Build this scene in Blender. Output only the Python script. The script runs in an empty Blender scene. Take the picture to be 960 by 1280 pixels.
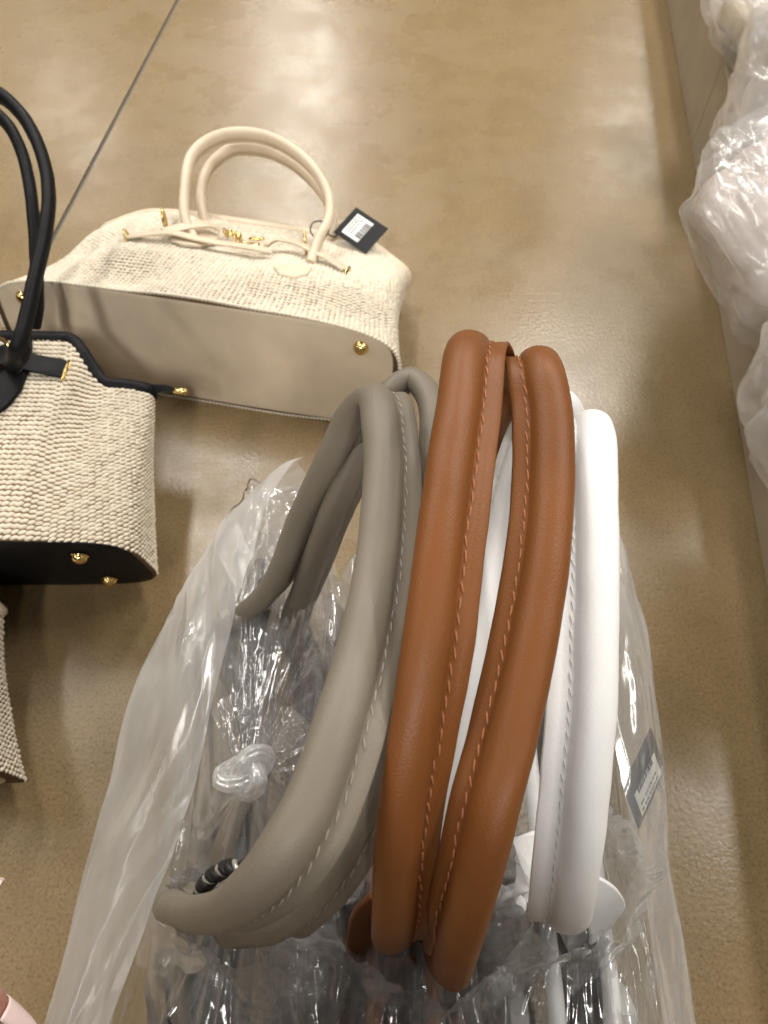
import bpy, math, random
import numpy as np
from mathutils import Vector, Matrix
from mathutils.bvhtree import BVHTree

random.seed(7); rng = np.random.default_rng(7)
sc = bpy.context.scene
COL = sc.collection
R = math.radians

# ------------------------------------------------------------------ camera
H_CAM, PITCH, F = 0.82, R(58.2), 940.0          # metres, below the horizon, focal length for a 960 x 1280 frame
cam_d = bpy.data.cameras.new('camera'); cam = bpy.data.objects.new('camera', cam_d); COL.objects.link(cam)
cam.location = (0, 0, H_CAM); cam.rotation_euler = (math.pi/2 - PITCH, 0, 0)
cam_d.sensor_fit = 'VERTICAL'; cam_d.sensor_height = 36; cam_d.sensor_width = 27; cam_d.lens = 36*F/1280
cam_d.clip_start = 0.01; cam_d.clip_end = 60
cam_d.dof.use_dof = True; cam_d.dof.focus_distance = 0.40; cam_d.dof.aperture_fstop = 15
sc.camera = cam

# ------------------------------------------------------------------ world, lamps, exposure
w = bpy.data.worlds.new('World'); sc.world = w; w.use_nodes = True
w.node_tree.nodes['Background'].inputs[0].default_value = (1.0, 0.955, 0.90, 1)
w.node_tree.nodes['Background'].inputs[1].default_value = 0.05
def area_lamp(loc, sx, sy, power, tilt=(0, 0, 0), col=(1, .955, .885)):
    d = bpy.data.lights.new('ceiling_lamp', 'AREA'); d.shape = 'RECTANGLE'; d.size = sx; d.size_y = sy
    d.energy = power; d.color = col
    o = bpy.data.objects.new('ceiling_lamp', d); COL.objects.link(o); o.location = loc; o.rotation_euler = tilt
    return o
# the strip lamps of the shop ceiling; the photographer's unseen body, added below, takes the light from behind
for (x, y, p) in [(-0.9, 8.6, 110), (-0.9, 5.6, 95), (1.3, 3.6, 122), (-1.2, 2.7, 78), (2.2, 1.6, 85), (-2.8, 1.8, 60), (4.2, 1.4, 70),
                  (-4.4, 4.4, 40), (4.2, 5.2, 40), (-0.7, -3.2, 125), (0.7, -3.2, 125), (-3.6, -1.2, 34), (3.4, -1.4, 30), (5.6, -0.6, 24), (-5.6, 0.6, 30), (-3.2, 7.4, 40), (2.6, 7.8, 50)]:
    area_lamp((x, y, 3.9), 0.32, 1.5, p)
sc.view_settings.view_transform = 'Standard'; sc.view_settings.look = 'None'
sc.view_settings.exposure = -0.06; sc.view_settings.gamma = 1
sc.cycles.transparent_max_bounces = 24; sc.cycles.max_bounces = 6; sc.cycles.diffuse_bounces = 3; sc.cycles.use_adaptive_sampling = True; sc.cycles.adaptive_threshold = 0.03

# ------------------------------------------------------------------ geometry helpers
FWD = Vector((0, math.cos(PITCH), -math.sin(PITCH))); UPV = Vector((0, math.sin(PITCH), math.cos(PITCH)))
CAMP = Vector((0, 0, H_CAM))
def ray(px, py): return FWD + Vector((1, 0, 0))*((px-480)/F) + UPV*((640-py)/F)
def at(px, py, d): return CAMP + ray(px, py)*d             # d: distance along the optical axis
def atz(px, py, z):
    r = ray(px, py); return CAMP + r*((z-H_CAM)/r.z)

def link(o):
    COL.objects.link(o); return o
WM = {}
def empty(name, M=None, label=None, cat=None, group=None, loc=None):
    o = link(bpy.data.objects.new(name, None)); o.empty_display_size = .05
    M = M or Matrix.Translation(loc or (0, 0, 0))
    o.matrix_world = M; WM[o.name] = M.copy()
    tag(o, label, cat, group); return o
def tag(o, label=None, cat=None, group=None, kind=None):
    if label: o['label'] = label
    if cat: o['category'] = cat
    if group: o['group'] = group
    if kind: o['kind'] = kind
    return o
def mesh(name, V, Fc, mat, parent=None, smooth=True, sharp=None):
    """one mesh object; vertices are given in world space and stored in the parent's space"""
    V = np.asarray([tuple(v) for v in V], dtype=float) if not isinstance(V, np.ndarray) else V.reshape(-1, 3)
    M = None
    if parent is not None:
        M = WM[parent.name]; Mi = np.array(M.inverted())
        V = V @ Mi[:3, :3].T + Mi[:3, 3]
    me = bpy.data.meshes.new(name); me.from_pydata(V.tolist(), [], [list(map(int, f)) for f in Fc] if not isinstance(Fc, list) else Fc)
    me.validate()
    if smooth: me.polygons.foreach_set('use_smooth', [True]*len(me.polygons))
    me.materials.append(mat)
    o = link(bpy.data.objects.new(name, me))
    if parent is not None:
        o.parent = parent; WM[o.name] = M.copy()
    else: WM[o.name] = Matrix.Identity(4)
    if sharp is not None and smooth:
        try: me.set_sharp_from_angle(angle=R(sharp))
        except Exception: pass
    return o

def spline(P, n, closed=False):
    P = np.array([tuple(p) for p in P], float)
    k = len(P)
    seg = np.linalg.norm(np.diff(P, axis=0), axis=1) ** .5
    t = np.concatenate([[0], np.cumsum(seg)])
    # centripetal Catmull-Rom
    Q = np.vstack([2*P[0]-P[1], P, 2*P[-1]-P[-2]]); tt = np.concatenate([[t[0]-seg[0]], t, [t[-1]+seg[-1]]])
    out = []
    for s in np.linspace(t[0], t[-1], n*6):
        i = min(max(np.searchsorted(t, s, side='right')-1, 0), k-2) + 1
        t0, t1, t2, t3 = tt[i-1:i+3]; p0, p1, p2, p3 = Q[i-1:i+3]
        A1 = (t1-s)/(t1-t0)*p0+(s-t0)/(t1-t0)*p1; A2 = (t2-s)/(t2-t1)*p1+(s-t1)/(t2-t1)*p2; A3 = (t3-s)/(t3-t2)*p2+(s-t2)/(t3-t2)*p3
        B1 = (t2-s)/(t2-t0)*A1+(s-t0)/(t2-t0)*A2; B2 = (t3-s)/(t3-t1)*A2+(s-t1)/(t3-t1)*A3
        out.append((t2-s)/(t2-t1)*B1+(s-t1)/(t2-t1)*B2)
    out = np.array(out)
    d = np.concatenate([[0], np.cumsum(np.linalg.norm(np.diff(out, axis=0), axis=1))])
    u = np.linspace(0, d[-1], n)
    return np.stack([np.interp(u, d, out[:, j]) for j in range(3)], 1)
def resample_vals(P, vals, n):
    """values given at control points -> values at n evenly spaced samples of the spline"""
    P = np.array([tuple(p) for p in P], float)
    d = np.concatenate([[0], np.cumsum(np.linalg.norm(np.diff(P, axis=0), axis=1))])
    vals = np.array([tuple(v) if hasattr(v, '__len__') else (v,) for v in vals], float)
    u = np.linspace(0, d[-1], n)
    return np.stack([np.interp(u, d, vals[:, j]) for j in range(vals.shape[1])], 1)
def unit(a): return a/np.maximum(np.linalg.norm(a, axis=-1, keepdims=True), 1e-9)
def frames(path, dirs, closed=False):
    T = unit(np.roll(path, -1, 0)-np.roll(path, 1, 0)) if closed else unit(np.gradient(path, axis=0)); X = np.broadcast_to(np.asarray(dirs, float), path.shape)
    X = unit(X - T*np.sum(X*T, 1, keepdims=True)); return T, X, np.cross(T, X)
def sweep_arrays(path, prof, dirs, scale=None, caps=True, closed=False):
    T, X, Y = frames(path, dirs, closed); prof = np.asarray(prof, float); n, m = len(path), len(prof)
    s = np.ones(n) if scale is None else np.asarray(scale).reshape(-1)
    V = path[:, None, :] + X[:, None, :]*(prof[None, :, 0:1]*s[:, None, None]) + Y[:, None, :]*(prof[None, :, 1:2]*s[:, None, None])
    Fc = []
    for i in range(n if closed else n-1):
        i2 = (i+1) % n
        for j in range(m):
            j2 = (j+1) % m; Fc.append([i*m+j, i*m+j2, i2*m+j2, i2*m+j])
    if caps and not closed:
        Fc.append(list(range(m))[::-1]); Fc.append([(n-1)*m+j for j in range(m)])
    return V.reshape(-1, 3), Fc
def circle(r, n=12): return [(r*math.cos(2*math.pi*k/n), r*math.sin(2*math.pi*k/n)) for k in range(n)]
def rrect(wd, t, b=.35, k=3):
    """rounded rectangle profile, width wd along x, thickness t along y"""
    r = t*b; out = []
    for cx, cy, a0 in ((wd/2-r, t/2-r, 0), (-wd/2+r, t/2-r, 90), (-wd/2+r, -t/2+r, 180), (wd/2-r, -t/2+r, 270)):
        for i in range(k+1):
            a = R(a0+90*i/k); out.append((cx+r*math.cos(a), cy+r*math.sin(a)))
    return out
def tube(name, P, r, mat, parent, n=40, m=10, dirs=(0.13, 0.2, 1), scale=None, closed=False):
    path = spline(P, n) if not closed else np.array([tuple(p) for p in P])
    V, Fc = sweep_arrays(path, circle(r, m), dirs, scale, closed=closed)
    return mesh(name, V, Fc, mat, parent)
def ribbon(name, P, wd, t, mat, parent, side, n=40, scale=None):
    path = spline(P, n); V, Fc = sweep_arrays(path, rrect(wd, t), side, scale)
    return mesh(name, V, Fc, mat, parent, sharp=50)
def lathe_arrays(prof, M, n=20):
    V = []; m = len(prof)
    for (r, z) in prof:
        for k in range(n):
            a = 2*math.pi*k/n; V.append(M @ Vector((r*math.cos(a), r*math.sin(a), z)))
    Fc = [[i*n+k, i*n+(k+1) % n, (i+1)*n+(k+1) % n, (i+1)*n+k] for i in range(m-1) for k in range(n)]
    Fc.append([k for k in range(n)][::-1]); Fc.append([(m-1)*n+k for k in range(n)])
    return V, Fc
def frame_at(p, nrm, xd=(1, 0, 0)):
    n = Vector(nrm).normalized(); x = Vector(xd); x = (x-n*x.dot(n)).normalized(); y = n.cross(x)
    M = Matrix((x, y, n)).transposed().to_4x4(); M.translation = Vector(p); return M
def grid_faces(nu, nv, cu=False):
    return [[i*nv+j, ((i+1) % nu)*nv+j, ((i+1) % nu)*nv+j+1, i*nv+j+1] for i in range(nu if cu else nu-1) for j in range(nv-1)]
def box_arrays(M, sx, sy, sz, b=0.0):
    """bevelled box centred on M, made of 24 corner points"""
    V = []; idx = {}
    hx, hy, hz = sx/2, sy/2, sz/2
    for a in (-1, 1):
        for c in (-1, 1):
            for e in (-1, 1):
                for k, d in enumerate(((0, b, b), (b, 0, b), (b, b, 0))):
                    idx[(a, c, e, k)] = len(V); V.append(M @ Vector((a*(hx-d[0]), c*(hy-d[1]), e*(hz-d[2]))))
    Fc = []
    for a in (-1, 1):
        for k, perm in enumerate(((0, 1, 2), (1, 2, 0), (2, 0, 1))):
            q = []
            for (s, t) in ((-1, -1), (1, -1), (1, 1), (-1, 1)):
                c = [0, 0, 0]; c[perm[0]] = a; c[perm[1]] = s; c[perm[2]] = t; q.append(idx[tuple(c)+(k,)])
            Fc.append(q if a > 0 else q[::-1])
    for ax in range(3):
        o1, o2 = [i for i in range(3) if i != ax]
        for s in (-1, 1):
            for t in (-1, 1):
                q = []
                for (e, k) in ((-1, o1), (1, o1), (1, o2), (-1, o2)):
                    c = [0, 0, 0]; c[ax] = e; c[o1] = s; c[o2] = t; q.append(idx[tuple(c)+(k,)])
                Fc.append(q)
    for a in (-1, 1):
        for c in (-1, 1):
            for e in (-1, 1): Fc.append([idx[(a, c, e, k)] for k in range(3)])
    return V, Fc

# value noise in numpy, for folds and creases
def _h(i, j, k, s):
    n = (i*374761393 + j*668265263 + k*2147483647 + s*1274126177) & 0xffffffff
    n = ((n ^ (n >> 13))*1274126177) & 0xffffffff
    n = ((n ^ (n >> 16))*2246822519) & 0xffffffff
    return ((n ^ (n >> 15)) & 0xffff)/65535.0*2-1
def noise(P, f=1.0, seed=0):
    p = np.asarray(P)*f; i = np.floor(p).astype(np.int64); u = p-i; u = u*u*u*(u*(u*6-15)+10)
    r = 0
    for a in (0, 1):
        for b in (0, 1):
            for c in (0, 1):
                wgt = (u[..., 0] if a else 1-u[..., 0])*(u[..., 1] if b else 1-u[..., 1])*(u[..., 2] if c else 1-u[..., 2])
                r = r + wgt*_h(i[..., 0]+a, i[..., 1]+b, i[..., 2]+c, seed)
    return r
def tri(x): return np.abs((x % 1.0)-.5)*2            # sharp-edged wave 0..1
def crumple(P, f, seed=0):
    """film that has been creased: flat facets meeting in sharp lines"""
    n = noise(P, f, seed)*.9 + .45*noise(P, f*2.1, seed+5)
    m = noise(P, f*1.3, seed+9)
    return (tri(n*1.25+.3)-.5)*.6 + (tri(m*1.7)-.5)*.35 + (tri(noise(P, f*3.3, seed+3)*1.3)-.5)*.22
def facet(U_, V_, seed=0):
    """piecewise flat relief on a triangle net: film that has been crushed and pulled out again"""
    i, j = np.floor(U_).astype(np.int64), np.floor(V_).astype(np.int64); a, b = U_-i, V_-j
    h = lambda di, dj: _h(i+di, j+dj, 0*i, seed)
    up = (a+b) < 1
    lo = h(0, 0)*(1-a-b)+h(1, 0)*a+h(0, 1)*b; hi = h(1, 1)*(a+b-1)+h(0, 1)*(1-a)+h(1, 0)*(1-b)
    return np.where(up, lo, hi)
def grid_normals(G, cu=False):
    if cu: du = np.roll(G, -1, 0)-np.roll(G, 1, 0)
    else: du = np.gradient(G, axis=0)
    return unit(np.cross(du, np.gradient(G, axis=1)))

# ------------------------------------------------------------------ materials
def new_mat(name):
    m = bpy.data.materials.new(name); m.use_nodes = True; nt = m.node_tree
    for n in list(nt.nodes):
        if n.type != 'OUTPUT_MATERIAL': nt.nodes.remove(n)
    return m, nt, nt.nodes['Material Output']
class NB:
    def __init__(s, nt): s.nt = nt
    def __call__(s, typ, inp=None, **kw):
        n = s.nt.nodes.new(typ)
        for k, v in kw.items(): setattr(n, k, v)
        for k, v in (inp or {}).items():
            if hasattr(v, 'is_output'): s.nt.links.new(v, n.inputs[k])
            else: n.inputs[k].default_value = v
        return n
    def ramp(s, fac, stops, interp='LINEAR'):
        n = s('ShaderNodeValToRGB', {'Fac': fac}); cr = n.color_ramp; cr.interpolation = interp
        while len(cr.elements) < len(stops): cr.elements.new(.5)
        for e, (p, c) in zip(cr.elements, stops): e.position = p; e.color = c if len(c) == 4 else (*c, 1)
        return n.outputs[0]
    def obj(s, scale=(1, 1, 1), rot=(0, 0, 0)):
        t = s('ShaderNodeTexCoord'); m = s('ShaderNodeMapping', {'Vector': t.outputs['Object'], 'Scale': scale, 'Rotation': rot}); return m.outputs[0]
    def noise(s, vec, scale, detail=3, rough=.55, dist=0):
        return s('ShaderNodeTexNoise', {'Vector': vec, 'Scale': scale, 'Detail': detail, 'Roughness': rough, 'Distortion': dist}).outputs['Fac']
def C(c): return (*c, 1)

def leather(name, col, rough=.42, grain=1000, bump=.16, var=.12, spec=.30):
    m, nt, out = new_mat(name); b = NB(nt); v = b.obj()
    big = b.noise(v, 14, 3); fine = b.noise(v, grain, 2, .6)
    vor = b('ShaderNodeTexVoronoi', {'Vector': v, 'Scale': grain*1.0}, feature='F1').outputs['Distance']
    colr = b.ramp(big, [(.3, tuple(c*(1-var) for c in col)), (.7, tuple(min(1, c*(1+var*.6)) for c in col))])
    hgt = b('ShaderNodeMath', {0: fine, 1: vor}, operation='ADD').outputs[0]
    bp = b('ShaderNodeBump', {'Strength': bump, 'Distance': .0006, 'Height': hgt})
    rr = b('ShaderNodeMapRange', {'Value': b.noise(v, 60, 3), 'To Min': rough-.07, 'To Max': rough+.09}).outputs[0]
    p = b('ShaderNodeBsdfPrincipled', {'Base Color': colr, 'Roughness': rr, 'Normal': bp.outputs[0], 'Specular IOR Level': spec})
    nt.links.new(p.outputs[0], out.inputs[0]); return m
def plain(name, col, rough=.5, metal=0, var=.1, nscale=40, bump=0, bscale=300):
    m, nt, out = new_mat(name); b = NB(nt); v = b.obj()
    colr = b.ramp(b.noise(v, nscale, 4), [(.3, tuple(c*(1-var) for c in col)), (.7, tuple(min(1, c*(1+var)) for c in col))])
    inp = {'Base Color': colr, 'Roughness': rough, 'Metallic': metal}
    if bump: inp['Normal'] = b('ShaderNodeBump', {'Strength': bump, 'Distance': .001, 'Height': b.noise(v, bscale, 3)}).outputs[0]
    p = b('ShaderNodeBsdfPrincipled', inp); nt.links.new(p.outputs[0], out.inputs[0]); return m
def film(name, milk, milk_var=.1, rough=.1, tint=(.93, .93, .92), bump=.5, bscale=60, refl=1.0, stretch=(1, 1, 1)):
    """thin polythene: mostly clear, a little scattering, mirror-like creases"""
    m, nt, out = new_mat(name); b = NB(nt); v = b.obj(stretch)
    wv = b.noise(v, bscale, 2, .7)
    rid = b('ShaderNodeMath', {0: b('ShaderNodeMath', {0: wv, 1: .5}, operation='SUBTRACT').outputs[0]}, operation='ABSOLUTE').outputs[0]
    hgt = b('ShaderNodeMath', {0: rid, 1: 2.4}, operation='MULTIPLY').outputs[0]
    bp = b('ShaderNodeBump', {'Strength': bump, 'Distance': .004, 'Height': hgt}).outputs[0]
    # reflection of a thin two-sided film (Schlick on the angle to either side)
    dt = b('ShaderNodeVectorMath', {0: b('ShaderNodeNewGeometry').outputs['Incoming'], 1: bp}, operation='DOT_PRODUCT').outputs['Value']
    fc = b('ShaderNodeMath', {0: 1.0, 1: b('ShaderNodeMath', {0: dt}, operation='ABSOLUTE').outputs[0]}, operation='SUBTRACT', use_clamp=True).outputs[0]
    f5 = b('ShaderNodeMath', {0: fc, 1: 4.0}, operation='POWER').outputs[0]
    fr = b('ShaderNodeMath', {0: f5, 1: .55*refl, 2: .085*refl}, operation='MULTIPLY_ADD', use_clamp=True).outputs[0]
    mk = b('ShaderNodeMapRange', {'Value': wv, 'From Min': .3, 'From Max': .7, 'To Min': max(0, milk-milk_var), 'To Max': min(1, milk+milk_var)}).outputs[0]
    # film seen edge-on scatters more
    mk = b('ShaderNodeMath', {0: f5, 1: milk*.9, 2: mk}, operation='MULTIPLY_ADD', use_clamp=True).outputs[0]
    tr = b('ShaderNodeBsdfTransparent', {'Color': (.97, .97, .97, 1)})
    df = b('ShaderNodeBsdfDiffuse', {'Color': C(tint), 'Normal': bp}); tl = b('ShaderNodeBsdfTranslucent', {'Color': C(tint), 'Normal': bp})
    sct = b('ShaderNodeMixShader', {0: .4, 1: df.outputs[0], 2: tl.outputs[0]})
    gl = b('ShaderNodeBsdfGlossy', {'Color': (1, 1, 1, 1), 'Roughness': rough, 'Normal': bp})
    a = b('ShaderNodeMixShader', {0: mk, 1: tr.outputs[0], 2: sct.outputs[0]})
    z = b('ShaderNodeMixShader', {0: fr, 1: a.outputs[0], 2: gl.outputs[0]})
    nt.links.new(z.outputs[0], out.inputs[0]); return m
def floor_mat():
    m, nt, out = new_mat('polished_concrete'); b = NB(nt); v = b.obj()
    n1 = b.noise(v, 1.7, 5, .55, .15); n2 = b.noise(v, 13, 6, .7, .1); n3 = b.noise(v, 320, 2, .6)
    c1 = b.ramp(n1, [(.28, (.212, .148, .074)), (.5, (.230, .162, .082)), (.72, (.250, .178, .092))])
    c2 = b.ramp(n2, [(.3, (.88, .87, .85)), (.5, (.98, .98, .97)), (.75, (1.08, 1.08, 1.07))])
    c3 = b.ramp(n3, [(.32, (.60, .56, .5)), (.46, (.95, .95, .95)), (.66, (1.18, 1.18, 1.16))])
    mx = b('ShaderNodeMix', {'Factor': 1.0, 'A': c1, 'B': c2}, data_type='RGBA', blend_type='MULTIPLY')
    nt.links.new(c1, mx.inputs[6]); nt.links.new(c2, mx.inputs[7]); mx.inputs[0].default_value = 1
    mx2 = b('ShaderNodeMix', data_type='RGBA', blend_type='MULTIPLY'); mx2.inputs[0].default_value = .75
    nt.links.new(mx.outputs[2], mx2.inputs[6]); nt.links.new(c3, mx2.inputs[7])
    # small dark specks and scuffs
    sp = b('ShaderNodeTexVoronoi', {'Vector': v, 'Scale': 22, 'Randomness': 1.0}).outputs['Distance']
    spm = b.ramp(sp, [(.028, (.35, .3, .25)), (.05, (1, 1, 1))])
    mx3 = b('ShaderNodeMix', data_type='RGBA', blend_type='MULTIPLY'); mx3.inputs[0].default_value = .6
    nt.links.new(mx2.outputs[2], mx3.inputs[6]); nt.links.new(spm, mx3.inputs[7])
    # pale drag scuffs
    sv = b.obj((1.6, 14, 1), (0, 0, .5)); sn = b.noise(sv, 5, 3, .7, .4)
    scf = b.ramp(sn, [(.62, (1, 1, 1)), (.70, (1.22, 1.22, 1.2)), (.74, (1, 1, 1))])
    mx4 = b('ShaderNodeMix', data_type='RGBA', blend_type='MULTIPLY'); mx4.inputs[0].default_value = .5
    nt.links.new(mx3.outputs[2], mx4.inputs[6]); nt.links.new(scf, mx4.inputs[7]); mx3 = mx4
    rg = b('ShaderNodeMapRange', {'Value': b.noise(v, 7, 5, .65), 'From Min': .3, 'From Max': .7, 'To Min': .20, 'To Max': .36}).outputs[0]
    bp = b('ShaderNodeBump', {'Strength': .22, 'Distance': .0012, 'Height': b.noise(v, 190, 3, .6)}).outputs[0]
    p = b('ShaderNodeBsdfPrincipled', {'Base Color': mx3.outputs[2], 'Roughness': rg, 'Normal': bp, 'Specular IOR Level': .5})
    nt.links.new(p.outputs[0], out.inputs[0]); return m
def weave_mat(name, c1, c2, rough=.62):
    m, nt, out = new_mat(name); b = NB(nt); v = b.obj()
    colr = b.ramp(b.noise(v, 140, 3, .7), [(.3, c2), (.62, c1)])
    bp = b('ShaderNodeBump', {'Strength': .35, 'Distance': .0006, 'Height': b.noise(v, 1400, 2)}).outputs[0]
    p = b('ShaderNodeBsdfPrincipled', {'Base Color': colr, 'Roughness': rough, 'Normal': bp}); nt.links.new(p.outputs[0], out.inputs[0]); return m

M_FLOOR = floor_mat()
M_JOINT = plain('joint_filler', (.10, .095, .09), .8)
M_TAUPE = leather('taupe_leather', (.200, .170, .132), .44)
M_TAN = leather('tan_leather', (.190, .066, .017), .44)
M_TANEDGE = leather('tan_raw_edge', (.09, .03, .015), .55)
M_WHITE = leather('white_leather', (.92, .92, .92), .42, 900, .10, .02)
M_BLACK = leather('black_leather', (.007, .007, .008), .48, 800, .12, .1, .15)
M_CREAM = leather('cream_leather', (.68, .57, .43), .42, 800, .12)
M_LINING = plain('dark_lining', (.03, .026, .022), .8)
M_GOLD = plain('gold_metal', (.80, .58, .24), .20, 1.0, .05)
M_WEAVE = weave_mat('cream_raffia', (.75, .68, .56), (.63, .55, .42))
M_WBASE = plain('raffia_backing', (.15, .09, .045), .8)
M_WEAVE_T = weave_mat('taupe_raffia', (.52, .42, .29), (.36, .28, .18))
M_WEAVE_B = weave_mat('brown_raffia', (.10, .058, .032), (.05, .028, .016))
M_BBASE = plain('brown_backing', (.03, .018, .01), .8)
M_THREAD_T = plain('thread_pale', (.31, .275, .22), .6)
M_THREAD_N = plain('thread_tan', (.36, .14, .06), .6)
M_THREAD_W = plain('thread_white', (.70, .69, .67), .6)
M_FROST = film('frosted_film', .34, .08, .22, (.90, .89, .87), .12, 26, .8, (1, .4, .8))
M_CLEAR = film('clear_film', .10, .05, .14, (.93, .93, .93), .10, 50, 1.65)
M_GATHER = film('gathered_film', .22, .10, .13, (.95, .95, .95), .10, 50, 1.5)
M_HAZY = film('hazy_film', .27, .09, .16, (.88, .88, .88), .20, 26, 1.2, (1, .5, .8))
M_BUNDLE = film('bundle_film', .16, .08, .22, (.84, .83, .82), .10, 20, .75)
M_KNOT = film('knotted_film', .42, .14, .14, (.95, .95, .95), .2, 90, 1.6)
M_TAG = plain('black_card', (.008, .008, .009), .75)
M_LABEL = plain('white_label', (.80, .80, .79), .5)
M_PRINT = plain('print_black', (.03, .03, .03), .6)
M_TISSUE = plain('white_tissue', (.82, .81, .79), .7, 0, .04, 60, .1, 200)
M_CARD = plain('grey_board', (.31, .245, .165), .75, 0, .12, 9, .1)
M_CORD = plain('black_cord', (.012, .012, .012), .5)
M_SILVER = plain('silver_thread', (.55, .53, .48), .35, .6)

# ------------------------------------------------------------------ the floor with its saw-cut joint
JX = lambda y: -.458 + (y-1.847)*.1127
y0, y1 = -4, 14; gap = .004
mesh('floor', [(-9, y0, 0), (JX(y0)-gap, y0, 0), (JX(y1)-gap, y1, 0), (-9, y1, 0), (JX(y0)+gap, y0, 0), (9, y0, 0), (9, y1, 0), (JX(y1)+gap, y1, 0),
               (JX(y0)-gap, y0, -.006), (JX(y1)-gap, y1, -.006), (JX(y0)+gap, y0, -.006), (JX(y1)+gap, y1, -.006)],
     [[0, 1, 2, 3], [4, 5, 6, 7], [1, 8, 9, 2], [10, 4, 7, 11]], M_FLOOR, smooth=False)['kind'] = 'structure'
mesh('floor_joint', [(JX(y0)-.012, y0, -.004), (JX(y0)+.01, y0, -.004), (JX(y1)+.01, y1, -.004), (JX(y1)-.01, y1, -.004)], [[0, 1, 2, 3]], M_JOINT, smooth=False)['kind'] = 'structure'

# ------------------------------------------------------------------ handbags
LUMP = []
_n = 6
for (rr, zz) in ((1.0, 0.0), (.82, .55), (.40, .92)):
    for k in range(_n): LUMP.append((rr*math.cos(2*math.pi*k/_n), rr*math.sin(2*math.pi*k/_n), zz))
LUMP.append((0, 0, 1.02)); LUMP = np.array(LUMP)
LUMPF = [[i*_n+k, i*_n+(k+1) % _n, (i+1)*_n+(k+1) % _n, (i+1)*_n+k] for i in range(2) for k in range(_n)] + [[2*_n+k, 2*_n+(k+1) % _n, 3*_n] for k in range(_n)]
LUMPF3 = [f for f in LUMPF]
def lumps(P, A, B, Nn):
    """many small domes: centres P, two in-plane half axes A and B, height vectors Nn -> arrays"""
    V = P[:, None, :] + A[:, None, :]*LUMP[None, :, 0:1] + B[:, None, :]*LUMP[None, :, 1:2] + Nn[:, None, :]*LUMP[None, :, 2:3]
    k = len(LUMP); Fc = []
    for i in range(len(P)):
        o = i*k; Fc.extend([[o+j for j in f] for f in LUMPF3])
    return V.reshape(-1, 3), Fc

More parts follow.
